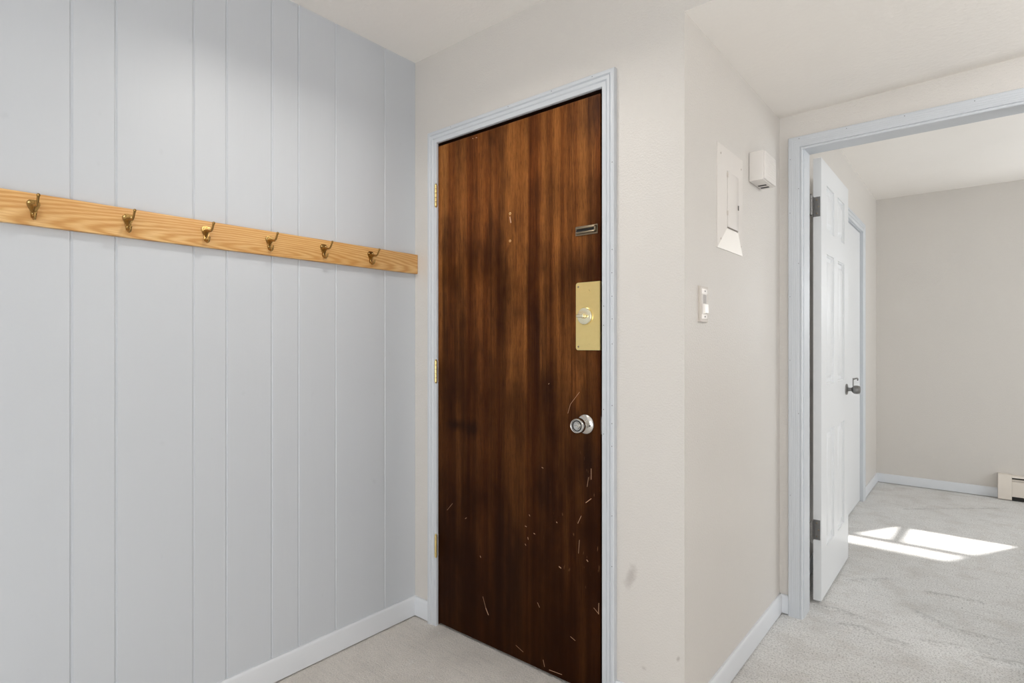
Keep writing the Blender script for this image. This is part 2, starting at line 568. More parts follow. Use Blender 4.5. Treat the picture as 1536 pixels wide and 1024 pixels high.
# corridor wall (carries the switch) and its continuation in the far room
bm = bmesh.new()
box(bm, (XR - 0.1, 0.1, -0.05), (XR, YD + TW, 2.6))
o = link('wall_corridor', bm, 'wall', smooth=0)
tag(o, 'narrow beige wall carrying the light switch and breaker panel', 'wall', kind='structure')
bm = bmesh.new()
y0 = YD + TW
box(bm, (XR - 0.1, y0, -0.05), (XR, CY0 - 0.02, 2.6))
box(bm, (XR - 0.1, CY1 + 0.02, -0.05), (XR, YF + 0.1, 2.6))
box(bm, (XR - 0.1, CY0 - 0.02, CTOP + 0.02), (XR, CY1 + 0.02, 2.6))
o = link('wall_far_room_left', bm, 'wall', smooth=0)
tag(o, 'beige wall of the far room around the closet door behind the open door', 'wall', kind='structure')

# doorway wall
bm = bmesh.new()
box(bm, (XR, YD, -0.05), (JX - 0.012, YD + TW, 2.6))
box(bm, (JX1 + 0.012, YD, -0.05), (XE, YD + TW, 2.6))
box(bm, (JX - 0.012, YD, JTOP + 0.012), (JX1 + 0.012, YD + TW, 2.6))
o = link('wall_doorway', bm, 'wall', smooth=0)
tag(o, 'beige wall strip around the open doorway to the far room', 'wall', kind='structure')

# far wall with the window that throws the sun patch (just right of the frame)
WX0, WX1, WZ0, WZ1 = 2.225, 2.83, 1.30, 1.885
bm = bmesh.new()
box(bm, (XR - 0.1, YF, -0.05), (WX0, YF + 0.06, 2.6))
box(bm, (WX1, YF, -0.05), (XE + 0.1, YF + 0.06, 2.6))
box(bm, (WX0, YF, -0.05), (WX1, YF + 0.06, WZ0))
box(bm, (WX0, YF, WZ1), (WX1, YF + 0.06, 2.6))
o = link('wall_far', bm, 'wall', smooth=0)
tag(o, 'plain beige far wall above the baseboard heater', 'wall', kind='structure')
bm = bmesh.new()
box(bm, (WX0, YF + 0.03, 1.664), (WX1, YF + 0.05, 1.716))
prism(bm, [(2.225, 1.29), (2.290, 1.29), (2.500, 1.69), (2.435, 1.69)], lambda a, b, d: (a, d, b), YF + 0.03, YF + 0.05)  # unseen diagonal bar, added to cut the dark band in the sun patch
for lo, hi in (((WX0, WZ0), (WX0 + 0.01, WZ1)), ((WX1 - 0.01, WZ0), (WX1, WZ1)), ((WX0, WZ0), (WX1, WZ0 + 0.01)), ((WX0, WZ1 - 0.01), (WX1, WZ1))):
    box(bm, (lo[0], YF + 0.02, lo[1]), (hi[0], YF + 0.06, hi[1]))
o = link('window_1', bm, 'trim', smooth=0)
tag(o, 'sash frame of the high far room window with an added diagonal shadow bar', 'window', kind='structure')

# outer right wall (daylight openings), rear wall with a wide window
bm = bmesh.new()
for a, b, z0_, z1_ in ((1.6, 3.6, 0.9, 2.05),):
    box(bm, (XE, YB - 0.1, -0.05), (XE + 0.1, a, 2.6))
    box(bm, (XE, b, -0.05), (XE + 0.1, YF + 0.06, 2.6))
    box(bm, (XE, a, -0.05), (XE + 0.1, b, z0_))
    box(bm, (XE, a, z1_), (XE + 0.1, b, 2.6))
o = link('wall_right', bm, 'wall', smooth=0)
tag(o, 'beige outer wall on the right with a window opening', 'wall', kind='structure')
bm = bmesh.new()
box(bm, (-0.1, YB - 0.1, -0.05), (0.9, YB, 2.6))
box(bm, (3.7, YB - 0.1, -0.05), (XE, YB, 2.6))
box(bm, (0.9, YB - 0.1, -0.05), (3.7, YB, 0.5))
box(bm, (0.9, YB - 0.1, 2.15), (3.7, YB, 2.6))
o = link('wall_rear', bm, 'wall', smooth=0)
tag(o, 'beige rear wall with a wide window opening', 'wall', kind='structure')

# ceilings
bm = bmesh.new()
box(bm, (-0.1, YB - 0.1, ZC), (XE + 0.1, 0.02, 2.7))
o = link('ceiling_entry', bm, 'ceiling', smooth=0)
tag(o, 'beige textured ceiling over the panelled wall and entry door', 'ceiling', kind='structure')
# hallway: dropped ceiling whose plaster eases upwards in a widening strip along the doorway wall
bm = bmesh.new()
secs = []
for i in range(13):
    x = XR + (XE - XR) * (i / 12) ** 1.6
    wd = min(0.035 + 0.08 * max(0, x - 1.30), 0.13)
    row = [(0.0, ZH), (YD - wd - 0.05, ZH), (YD - wd, ZH + 0.0008), (YD - wd * 0.7, ZH + 0.006 * wd / 0.08), (YD + 0.04, ZH + 0.022 * wd / 0.08), (YD + 0.04, 2.7), (0.0, 2.7)]
    secs.append([bm.verts.new((x, a, b)) for a, b in row])
for p, q in zip(secs, secs[1:]):
    for i in range(len(p)):
        j = (i + 1) % len(p)
        bm.faces.new((p[i], p[j], q[j], q[i]))
bm.faces.new(secs[0])
bm.faces.new(secs[-1])
for f in bm.faces:
    if all(abs(v.co.y) < 1e-6 for v in f.verts):
        f.material_index = 1
o = link('ceiling_hallway', bm, ['ceiling', 'wall'], smooth=30)
tag(o, 'lower beige hallway ceiling in front of the open doorway', 'ceiling', kind='structure')
bm = bmesh.new()
box(bm, (XR - 0.1, YD + 0.05, ZF), (XE + 0.1, YF + 0.06, 2.7))
o = link('ceiling_far_room', bm, 'ceiling', smooth=0)
tag(o, 'pale ceiling of the far room seen through the doorway', 'ceiling', kind='structure')

# baseboards: eased top edge
def bprof(h, t=0.012):
    return [(0, 0), (t, 0), (t, h - 0.010), (t - 0.003, h - 0.003), (t - 0.006, h), (0, h)]

def baseboard(name, runs, label):
    bm = bmesh.new()
    for mapf, d0, d1, h in runs:
        prism(bm, [(a, b + (0.005 if b == 0 else 0)) for a, b in bprof(h)], mapf, d0, d1)
    tag(link(name, bm, 'baseboard', smooth=30), label, 'baseboard', kind='structure')

baseboard('baseboard_left', [(lambda t, z, y: (t, y, z), YB, 0.0, 0.085)], 'grey baseboard along the foot of the panelled wall')
baseboard('baseboard_entry', [(lambda t, z, x: (x, -t, z), 0.0, 0.0985, 0.083), (lambda t, z, x: (x, -t, z), 0.981, XR + 0.012, 0.093)], 'short grey baseboard pieces either side of the entry door')
baseboard('baseboard_corridor', [(lambda t, z, y: (XR + t, y, z), -0.012, YD, 0.083), (lambda t, z, x: (x, YD - t, z), XR, 1.2430, 0.083)], 'grey baseboard under the light switch wall')
baseboard('baseboard_far_left', [(lambda t, z, y: (XR + t, y, z), CY1 + 0.075, YF, 0.075), (lambda t, z, y: (XR + t, y, z), YD + TW, CY0 - 0.075, 0.075)], 'grey baseboard on the far room left wall')
baseboard('baseboard_far', [(lambda t, z, x: (x, YF - t, z), XR, 1.987, 0.077)], 'grey baseboard under the far wall, ending at the heater')

# ------------------------------------------------------------------ casings
bm = bmesh.new()
P = [(0, 0), (0, 0.010), (0.002, 0.012), (0.018, 0.0125), (0.0195, 0.0105), (0.021, 0.0125), (0.024, 0.0148), (0.036, 0.0155), (0.0375, 0.0130), (0.039, 0.0155), (0.042, 0.0185), (0.053, 0.0190), (0.0565, 0.0165), (0.0575, 0.013), (0.0575, 0)]
P = [(w * 0.845, d) for w, d in P]
casing(bm, P, 0.1455, 0.9325, 2.001, onY(0.0), -0.005)
dots(bm, [(0.9746, 1.4687), (0.9740, 1.3948), (0.9742, 1.3198), (0.9746, 1.2477), (0.9748, 1.1679), (0.9746, 0.9717), (0.974, 0.9141), (0.9736, 0.8417), (0.9748, 1.7468), (0.9738, 0.4588), (0.974, 0.62)], onY(0.0), 0.01895)
dots(bm, [(0.9405, 1.2902), (0.9400, 1.2284), (0.9400, 0.9563), (0.9400, 0.8767)], onY(0.0), 0.0128)
dots(bm, [(0.9004, 2.0415), (0.7368, 2.0415), (0.5407, 2.0415), (0.2386, 2.0415)], onY(0.0), 0.01895)
o = link('trim_1', bm, ['trim', 'nail'], smooth=25)
tag(o, 'grey blue stepped casing around the dark wooden entry door', 'door casing', kind='structure')
# brown jamb with stop behind the entry door
bm = bmesh.new()
for lo, hi in (((DX0 - 0.012, 0), (DX0, DTOP + 0.012)), ((DX1, 0), (DX1 + 0.012, DTOP + 0.012))):
    box(bm, (lo[0], 0.0005, 0), (hi[0], 0.1, hi[1]))
box(bm, (DX0, 0.0005, DTOP), (DX1, 0.1, DTOP + 0.012))
box(bm, (DX0, 0.048, 0), (DX0 + 0.02, 0.09, DTOP))
box(bm, (DX1 - 0.02, 0.048, 0), (DX1, 0.09, DTOP))
box(bm, (DX0, 0.048, DTOP - 0.025), (DX1, 0.09, DTOP))
box(bm, (DX0, 0.05, -0.01), (DX1, 0.1, 0.012))
o = link('trim_2', bm, 'jamb_brown', smooth=0)
tag(o, 'dark brown jamb just visible round the edge of the entry door', 'door jamb', kind='structure')

# doorway casing: wide flat board with fine reeding and a rounded inner bead
bm = bmesh.new()
P = [(0, 0), (0, 0.011), (0.002, 0.014), (0.006, 0.0155), (0.010, 0.014), (0.0115, 0.0125), (0.013, 0.0165)]
for k in range(5):
    w = 0.019 + 0.009 * k
    P += [(w, 0.0172), (w + 0.0008, 0.0164), (w + 0.0016, 0.0172)]
P += [(0.0605, 0.0172), (0.0625, 0.015), (0.063, 0)]
P = [(w * 0.90, d) for w, d in P]
casing(bm, P, JX - 0.0025, JX1 - 0.003, JTOP - 0.005, onY(YD), -0.005)
nd = [(1.2863, 1.8289), (1.2863, 1.5111), (1.2510, 1.7298), (1.2510, 1.3714), (1.2520, 1.9586), (1.4613, 2.0410), (1.6546, 2.0410), (1.8616, 2.0410), (1.2863, 2.0410), (1.2510, 1.0991), (1.2863, 0.873), (1.2520, 0.5204)]
dots(bm, [(min(a, 1.2845), z) if z < 2.02 else (a, z) for a, z in nd], onY(YD), 0.0174)
o = link('trim_3', bm, ['trim', 'nail'], smooth=25)
tag(o, 'wide grey blue casing around the open doorway', 'door casing', kind='structure')
bm = bmesh.new()
box(bm, (JX - 0.012, YD + 0.0005, -0.01), (JX, YD + TW + 0.004, JTOP + 0.012))
box(bm, (JX1, YD + 0.0005, -0.01), (JX1 + 0.012, YD + TW + 0.004, JTOP + 0.012))
box(bm, (JX, YD + 0.0005, JTOP), (JX1, YD + TW + 0.004, JTOP + 0.012))
o = link('trim_4', bm, 'trim', smooth=0)
tag(o, 'grey jamb lining of the open doorway', 'door jamb', kind='structure')

# closet casing in the far room
bm = bmesh.new()
P = [(0, 0), (0, 0.010), (0.003, 0.012), (0.018, 0.013), (0.020, 0.011), (0.022, 0.014), (0.040, 0.016), (0.042, 0.014), (0.044, 0.017), (0.058, 0.018), (0.062, 0.015), (0.062, 0)]
casing(bm, P, CY0 - 0.004, CY1 + 0.004, CTOP + 0.004, onXp(XR), -0.005)
box(bm, (XR - 0.1, CY0 - 0.02, 0), (XR, CY0, CTOP + 0.02))
box(bm, (XR - 0.1, CY1, 0), (XR, CY1 + 0.02, CTOP + 0.02))
box(bm, (XR - 0.1, CY0, CTOP), (XR, CY1, CTOP + 0.02))
o = link('trim_5', bm, 'trim', smooth=25)
tag(o, 'pale casing around the closet door in the far room', 'door casing', kind='structure')

# ------------------------------------------------------------------ entry door
d1 = root('door_1', ((DX0 + DX1) / 2, 0.02, 0.0), 'dark brown flush wooden entry door with brass lock plate', 'door', kind='structure')
bm = bmesh.new()
SX0, SX1 = 0.1425, 0.9185
box(bm, (SX0, 0.003, 0.010), (SX1, 0.045, 1.9905), 0.0012, 1)
link('door_slab', bm, 'dark_wood', d1, 30, origin=(0, 0, 0))

def screw(bm, p, axis, r=0.0035, mat=0):
    lathe(bm, [(0, 0.0016), (r * 0.6, 0.0014), (r, 0.0004), (r, -0.001)], p, axis, 12, mat)

# three brass hinges on the left edge
def hinge(name, x, y, zc, h, parent, mat, leafs, knuckles=5, r=0.0058):
    bm = bmesh.new()
    s = h / knuckles
    for k in range(knuckles):
        z = zc - h / 2 + s * k
        lathe(bm, [(0, 0.0004), (r * 0.86, 0.0004), (r, 0.0014), (r, s - 0.0014), (r * 0.86, s - 0.0004), (0, s - 0.0004)], (x, y, z), (0, 0, 1), 16)
    lathe(bm, [(r * 0.5, 0), (r * 0.75, 0.002), (r * 0.4, 0.005), (0, 0.006)], (x, y, zc + h / 2), (0, 0, 1), 12)
    lathe(bm, [(r * 0.5, 0), (r * 0.75, 0.002), (r * 0.4, 0.005), (0, 0.006)], (x, y, zc - h / 2), (0, 0, -1), 12)
    for lo, hi in leafs:
        box(bm, lo, hi)
    return link(name, bm, mat, parent, 35)

for z in (1.783, 1.055, 0.333):
    hinge('hinge', 0.1445, -0.0125, z, 0.089, d1, 'brass',
          [((0.1412, -0.0125, z - 0.0445), (0.1432, 0.03, z + 0.0445))])

# door knob: rose, knob, privacy button
K = (0.8627, 0.003, 0.900)
bm = bmesh.new()
lathe(bm, [(0, 0.012), (0.012, 0.012), (0.0145, 0.0115), (0.028, 0.0085), (0.0325, 0.0055), (0.0335, 0.003), (0.0335, 0), (0, 0)], K, (0, -1, 0), 40)
rose = link('knob_rose', bm, 'nickel', d1, 40)
bm = bmesh.new()
lathe(bm, [(0, 0.010), (0.0135, 0.010), (0.0120, 0.016), (0.0125, 0.022), (0.0175, 0.029), (0.0230, 0.034), (0.0252, 0.040), (0.0255, 0.050), (0.0245, 0.0565), (0.0225, 0.0585), (0.0205, 0.0575), (0.0195, 0.0545), (0.0135, 0.0540), (0, 0.0540)], K, (0, -1, 0), 40)
knob = link('door_knob', bm, 'nickel', d1, 40)
bm = bmesh.new()
lathe(bm, [(0.0182, 0.0535), (0.0182, 0.0549), (0.0145, 0.0549), (0.0145, 0.0535)], K, (0, -1, 0), 32)
link('face_ring', bm, 'dark', knob, 40, 'dark ring on the knob face')
bm = bmesh.new()
lathe(bm, [(0.0115, 0.0535), (0.0110, 0.0575), (0.0100, 0.0585), (0, 0.0585)], K, (0, -1, 0), 24)
box(bm, (K[0] - 0.0075, K[1] - 0.0645, K[2] - 0.0022), (K[0] + 0.0075, K[1] - 0.058, K[2] + 0.0022), 0.0012, 2)
link('turn_button', bm, 'nickel', knob, 40)
bm = bmesh.new()
lathe(bm, [(0, 0.0102), (0.0035, 0.0102), (0.0035, 0.008)], (K[0] + 0.0205, K[1], K[2] - 0.003), (0, -1, 0), 12)
link('rose_slot', bm, 'dark', rose, 40)

# brass lock plate with thumb turn
bm = bmesh.new()
px0, px1, pz0, pz1, r = 0.8256, SX1 + 0.0008, 1.147, 1.374, 0.009
pts = [(px1, pz0), (px1, pz1)]
for k in range(7):
    a = PI / 2 + k * PI / 12
    pts.append((px0 + r + r * math.cos(a), pz1 - r + r * math.sin(a)))
for k in range(7):
    a = PI + k * PI / 12
    pts.append((px0 + r + r * math.cos(a), pz0 + r + r * math.sin(a)))
prism(bm, pts, lambda a, b, d: (a, d, b), -0.0005, 0.004)
box(bm, (px1 - 0.0012, -0.0005, pz0), (px1 + 0.0008, 0.04, pz1))
plate = link('lock_plate', bm, 'brass', d1, 30, 'polished brass plate wrapped round the lock edge')
for z in (pz0 + 0.012, pz1 - 0.014):
    bm = bmesh.new()
    screw(bm, (px0 + 0.010, -0.0005, z), (0, -1, 0), 0.0034)
    link('screw', bm, 'bronze', plate, 40)
T = (0.8625, -0.0005, 1.2605)
bm = bmesh.new()
lathe(bm, [(0.0295, 0), (0.0295, 0.003), (0.0275, 0.0062), (0.0225, 0.0078), (0.012, 0.0085), (0, 0.0085)], T, (0, -1, 0), 40)
turn = link('thumb_turn_rose', bm, 'pale_brass', plate, 40, 'paler brass rose')
bm = bmesh.new()
lathe(bm, [(0.0085, 0.006), (0.0085, 0.0135), (0.007, 0.0155), (0, 0.0155)], T, (0, -1, 0), 20)
box(bm, (T[0] - 0.017, T[1] - 0.0300, T[2] - 0.0048), (T[0] + 0.011, T[1] - 0.0140, T[2] + 0.0048), 0.0022, 3)
link('thumb_turn', bm, 'pale_brass', plate, 40)

# chain keeper: slotted bronze track
bm = bmesh.new()
cx0, cx1, cz0, cz1 = 0.823, 0.909, 1.532, 1.5635
box(bm, (cx0, 0.0006, cz0), (cx1, 0.0035, cz1), 0.0008, 1)
track = link('chain_track', bm, 'bronze', d1, 30, 'worn bronze chain lock track')
bm = bmesh.new()
box(bm, (cx0 + 0.004, -0.0075, cz0 + 0.0205), (cx1 - 0.003, 0.001, cz0 + 0.0275), 0.0018, 2)
box(bm, (cx0 + 0.004, -0.0075, cz0 + 0.0055), (cx1 - 0.003, 0.001, cz0 + 0.0115), 0.0018, 2)
box(bm, (cx1 - 0.010, -0.0075, cz0 + 0.0055), (cx1 - 0.003, 0.001, cz0 + 0.0275), 0.0018, 2)
link('track_lip', bm, 'bronze', track, 30)
bm = bmesh.new()
box(bm, (cx0 + 0.005, -0.0012, cz0 + 0.0118), (cx1 - 0.011, 0.0012, cz0 + 0.0203))
lathe(bm, [(0, 0.0016), (0.0062, 0.0016), (0.0062, 0)], (cx0 + 0.0095, 0.0005, cz0 + 0.016), (0, -1, 0), 16)
link('track_slot', bm, 'dark', track, 30, 'dark slot')
for xx, zz in ((cx0 + 0.006, cz0 + 0.003), (cx1 - 0.006, cz1 - 0.003)):
    bm = bmesh.new()
    screw(bm, (xx, 0.0006, zz), (0, -1, 0), 0.002)
    link('screw', bm, 'bronze', track, 40)

# two old screw holes left in pale wood plugs
for zz in (1.653, 1.5514):
    bm = bmesh.new()
    lathe(bm, [(0.0018, -0.001), (0.0022, 0.0006), (0.0046, 0.0008), (0.0052, 0.0), (0.0052, -0.001)], (0.5325, 0.003, zz), (0, -1, 0), 16, 0)
    lathe(bm, [(0, 0.0003), (0.0022, 0.0003)], (0.5325, 0.003, zz), (0, -1, 0), 12, 1)
    link('screw_hole', bm, ['flange_tan', 'dark'] if 'flange_tan' in M else ['rail_wood', 'dark'], d1, 40, 'old screw hole rimmed with bare pale wood')

# latch bolt plate seen at the edge gap
bm = bmesh.new()
box(bm, (SX1 - 0.001, 0.008, 0.870), (SX1 + 0.010, 0.03, 0.930), 0.001, 1)
link('latch_bolt', bm, 'nickel', d1, 30)

# ------------------------------------------------------------------ open six-panel door
DXF, DXB = 1.3305, 1.2975
DY0, DY1, DZ0, DZ1 = 1.2250, 1.9050, 0.014, 2.006
d2 = root('door_2', ((DXF + DXB) / 2, DY0, 0.0), 'open white six panel door standing at right angles in the doorway', 'door', kind='structure')
bm = bmesh.new()
yc = [0.0, 0.115, 0.295, 0.385, 0.565, 0.680]
zc = [DZ0, 0.230, 0.768, 0.980, 1.588, 1.694, 1.905, DZ1]
def panel_face(bm, xf, sgn):
    for i in range(5):
        for j in range(7):
            a0, a1, b0, b1 = DY0 + yc[i], DY0 + yc[i + 1], zc[j], zc[j + 1]
            if i in (1, 3) and j in (1, 3, 5):
                rings = []
                for ins, dep in ((0, 0), (0.0012, -0.0060), (0.004, -0.0068), (0.009, -0.0130), (0.014, -0.0138), (0.026, -0.0135), (0.042, -0.0040), (0.044, -0.0035)):
                    x = xf + sgn * dep
                    rings.append([bm.verts.new(p) for p in ((x, a0 + ins, b0 + ins), (x, a1 - ins, b0 + ins), (x, a1 - ins, b1 - ins), (x, a0 + ins, b1 - ins))])
                for p, q in zip(rings, rings[1:]):
                    for k in range(4):
                        bm.faces.new((p[k], p[(k + 1) % 4], q[(k + 1) % 4], q[k]))
                bm.faces.new(rings[-1])
            else:
                bm.faces.new([bm.verts.new(p) for p in ((xf, a0, b0), (xf, a1, b0), (xf, a1, b1), (xf, a0, b1))])
panel_face(bm, DXF, 1)
panel_face(bm, DXB, -1)
for q in (((DXB, DY0, DZ0), (DXF, DY0, DZ0), (DXF, DY0, DZ1), (DXB, DY0, DZ1)), ((DXB, DY1, DZ0), (DXF, DY1, DZ0), (DXF, DY1, DZ1), (DXB, DY1, DZ1)),
          ((DXB, DY0, DZ0), (DXF, DY0, DZ0), (DXF, DY1, DZ0), (DXB, DY1, DZ0)), ((DXB, DY0, DZ1), (DXF, DY0, DZ1), (DXF, DY1, DZ1), (DXB, DY1, DZ1))):
    bm.faces.new([bm.verts.new(p) for p in q])
bmesh.ops.remove_doubles(bm, verts=bm.verts[:], dist=0.0002)
link('door_slab', bm, 'white_door', d2, 25)
for z in (1.787, 0.332):
    h = hinge('hinge', 1.2995, DY0 - 0.052, z, 0.089, d2, 'steel',
              [((DXB + 0.002, DY0 - 0.0016, z - 0.0445), (DXF - 0.004, DY0 + 0.001, z + 0.0445)), ((1.298, DY0 - 0.052, z - 0.0445), (1.3005, DY0 + 0.0, z + 0.0445)),
               ((1.2975, YD + TW - 0.01, z - 0.0445), (1.2996, DY0 - 0.05, z + 0.0445))])
    for dz, dx in ((0.03, 0.013), (0.0, 0.020), (-0.03, 0.013)):
        bm = bmesh.new()
        screw(bm, (DXB + 0.002 + dx, DY0 - 0.0016, z + dz), (0, -1, 0), 0.0032)
        link('screw', bm, 'bronze', h, 40)
K2 = (DXF, 1.843, 0.928)
bm = bmesh.new()
lathe(bm, [(0.029, 0), (0.029, 0.003), (0.027, 0.006), (0.013, 0.009), (0, 0.009)], K2, (1, 0, 0), 32)
kr = link('knob_rose', bm, 'steel', d2, 40)
bm = bmesh.new()
lathe(bm, [(0.0100, 0.007), (0.0090, 0.020), (0.0100, 0.026), (0.0165, 0.030), (0.0210, 0.036), (0.0222, 0.044), (0.0220, 0.052), (0.0205, 0.060), (0.016, 0.0645), (0, 0.0655)], K2, (1, 0, 0), 32)
link('door_knob', bm, 'steel', d2, 40)
bm = bmesh.new()
lathe(bm, [(0.0325, 0), (0.030, 0.006), (0.0115, 0.009), (0.0105, 0.020), (0.0245, 0.034), (0.0255, 0.05), (0.018, 0.058), (0, 0.059)], (DXB, K2[1], K2[2]), (-1, 0, 0), 24)
link('door_knob', bm, 'steel', d2, 40)

# ------------------------------------------------------------------ closet door in the far room
d3 = root('door_3', (XR - 0.03, CY0, 0.0), 'plain white closet door on the far room left wall', 'door', kind='structure')
bm = bmesh.new()
box(bm, (XR - 0.045, CY0 + 0.003, 0.008), (XR - 0.010, CY1 - 0.003, CTOP - 0.003), 0.0015, 1)
link('door_slab', bm, 'white_door', d3, 30)
bm = bmesh.new()
ly, lz = 2.985, 0.905
box(bm, (XR - 0.0105, ly - 0.035, lz - 0.03), (XR - 0.006, ly - 0.012, lz + 0.026), 0.001, 1)
tube(bm, bez([(XR - 0.007, ly - 0.02, lz + 0.018), (XR + 0.008, ly - 0.01, lz + 0.024), (XR + 0.012, ly + 0.03, lz + 0.022), (XR + 0.008, ly + 0.055, lz + 0.008)], 5), 0.0045, 8, side=Vector((0, 0, 1)))
link('hook_latch', bm, 'steel', d3, 40, 'small steel hook latch')

# ------------------------------------------------------------------ coat rack
RY0, RY1, RZ0, RZ1, RT = -2.05, -0.0015, 1.4695, 1.5515, 0.0185
cr = root('coat_rail', (0.0, -1.0, RZ0), 'long honey coloured wooden coat rack board with brass hooks on the panelled wall', 'coat rack')
bm = bmesh.new()
box(bm, (0.0003, RY0, RZ0), (RT, RY1, RZ1), 0.0015, 2)
link('board', bm, 'rail_wood', cr, 30, origin=(0, 0, 0))

def hook_bm(y, x0):
    bm = bmesh.new()
    # waisted back plate: broad ears at the top, narrow tail
    pts = []
    out = [(0.0, 1.5345), (0.0085, 1.5335), (0.0130, 1.5285), (0.0138, 1.5225), (0.0115, 1.5160), (0.0080, 1.5085), (0.0062, 1.5010), (0.0058, 1.4935), (0.0045, 1.4885), (0.0, 1.4870)]
    for a, b in out:
        pts.append((a, b))
    for a, b in reversed(out[1:-1]):
        pts.append((-a, b))
    prism(bm, pts, lambda a, b, d: (x0 + d, y + a, b), 0.0, 0.0028)
    # long upper prong
    pth = bez([(x0 + 0.001, y, 1.5190), (x0 + 0.014, y, 1.5190), (x0 + 0.030, y, 1.5155), (x0 + 0.039, y, 1.5150), (x0 + 0.0465, y, 1.5195), (x0 + 0.0525, y, 1.5280), (x0 + 0.0580, y, 1.5365)], 5)
    n = len(pth)
    tube(bm, pth, [0.0052 - 0.0022 * min(1, i / (n * 0.45)) for i in range(n)], 10, 1.0)
    lathe(bm, [(0, 0.0048), (0.0026, 0.004), (0.0040, 0.0014), (0.0040, -0.001), (0.0026, -0.0036), (0, -0.0042)], pth[-1], (0.54, 0, 0.84), 12)
    # web between plate and prong
    prism(bm, [(0.002, 1.5175), (0.024, 1.5150), (0.012, 1.5075), (0.004, 1.4960), (0.002, 1.4960)], lambda a, b, d: (x0 + a, y + d, b), -0.0018, 0.0018)
    # short lower hook
    pth = bez([(x0 + 0.001, y, 1.4960), (x0 + 0.0050, y, 1.4895), (x0 + 0.0115, y, 1.4845), (x0 + 0.0185, y, 1.4850), (x0 + 0.0235, y, 1.4900), (x0 + 0.0262, y, 1.4965)], 5)
    n = len(pth)
    tube(bm, pth, [0.0042 - 0.0013 * i / n for i in range(n)], 10, 1.0)
    lathe(bm, [(0, 0.0040), (0.0022, 0.0033), (0.0035, 0.001), (0.0035, -0.001), (0.0022, -0.003), (0, -0.0035)], pth[-1], (0.3, 0, 0.95), 12)
    return bm

HY = [-1.2769, -1.0702, -0.8618, -0.6587, -0.4532, -0.2458]
hook0 = link('coat_hook', hook_bm(HY[0], RT), 'hook_brass', cr, 40, origin=(RT, HY[0], 1.51))
kids = []
for sy, sz in ((-0.0085, 1.5265), (0.0085, 1.5265), (0.0, 1.4985)):
    bm = bmesh.new()
    screw(bm, (RT + 0.0028, HY[0] + sy, sz), (1, 0, 0), 0.0030)
    s_ = link('screw', bm, 'brass', hook0, 40)
    kids.append(s_)
for yy in HY[1:] + [-1.4835, -1.69]:
    if yy < -1.4:
        continue          # hooks further left lie outside the photograph
    h = hook0.copy()
    COL.objects.link(h)
    h.parent = cr
    h.location = hook0.location + Vector((0, yy - HY[0], 0))
    for q in kids:
        c = q.copy()
        COL.objects.link(c)
        c.parent = h

# ------------------------------------------------------------------ breaker panel cover
bp = root('breaker_panel', (XR, 0.40, 1.488), 'beige painted breaker panel cover on the wall left of the doorway', 'breaker panel')
y0, y1, z0, z1 = 0.265, 0.524, 1.489, 1.838
iy0, iy1, iz0, iz1, pr = 0.338, 0.452, 1.562, 1.757, 0.0095
def quad(bm, *p, mat=0):
    bm.faces.new([bm.verts.new(q) for q in p]).material_index = mat
o4 = [(y0, z0), (y1, z0), (y1, z1), (y0, z1)]
i4 = [(iy0, iz0), (iy1, iz0), (iy1, iz1), (iy0, iz1)]
bm = bmesh.new()
for k in range(4):
    a, b = o4[k], o4[(k + 1) % 4]
    c, d = i4[(k + 1) % 4], i4[k]
    quad(bm, (XR, *a), (XR, *b), (XR + 0.0025, *b), (XR + 0.0025, *a))
    if k:
        quad(bm, (XR + 0.0025, *a), (XR + 0.0025, *b), (XR + pr, *c), (XR + pr, *d))
    quad(bm, (XR + pr, *d), (XR + pr, *c), (XR + 0.001, *c), (XR + 0.001, *d))
quad(bm, *[(XR + 0.0005, *q) for q in o4])
bmesh.ops.remove_doubles(bm, verts=bm.verts[:], dist=0.0001)
cover = link('cover_plate', bm, 'panel_white', bp, 20)
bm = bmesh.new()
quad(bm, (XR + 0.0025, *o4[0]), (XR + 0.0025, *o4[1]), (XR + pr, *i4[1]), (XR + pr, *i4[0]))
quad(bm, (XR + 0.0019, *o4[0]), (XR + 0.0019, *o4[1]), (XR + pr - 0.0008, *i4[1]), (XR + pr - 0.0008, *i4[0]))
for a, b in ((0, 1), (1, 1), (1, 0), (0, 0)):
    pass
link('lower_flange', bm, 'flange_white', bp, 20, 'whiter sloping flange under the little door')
bm = bmesh.new()
box(bm, (XR + 0.004, iy0 + 0.002, iz0 + 0.005), (XR + pr + 0.0028, iy1 - 0.002, iz1 - 0.002), 0.001, 2)
pdoor = link('door', bm, 'panel_white', bp, 30)
bm = bmesh.new()
box(bm, (XR + pr + 0.0022, iy1 - 0.012, 1.640), (XR + pr + 0.0048, iy1 - 0.005, 1.657), 0.0008, 1)
link('latch', bm, 'fins', pdoor, 30, 'small dark latch')
for zz in (1.735, 1.605):
    bm = bmesh.new()
    lathe(bm, [(0, 0), (0.0028, 0), (0.0028, 0.016), (0, 0.016)], (XR + pr + 0.0012, iy0 + 0.001, zz), (0, 0, 1), 10)
    link('hinge', bm, 'switch_plate', pdoor, 40)
for yy, zz in ((0.290, 1.806), (0.498, 1.800), (0.290, 1.520), (0.500, 1.520)):
    bm = bmesh.new()
    screw(bm, (XR + 0.0055, yy, zz), (1, 0, 0), 0.0035)
    link('screw', bm, 'switch_plate', cover, 40)

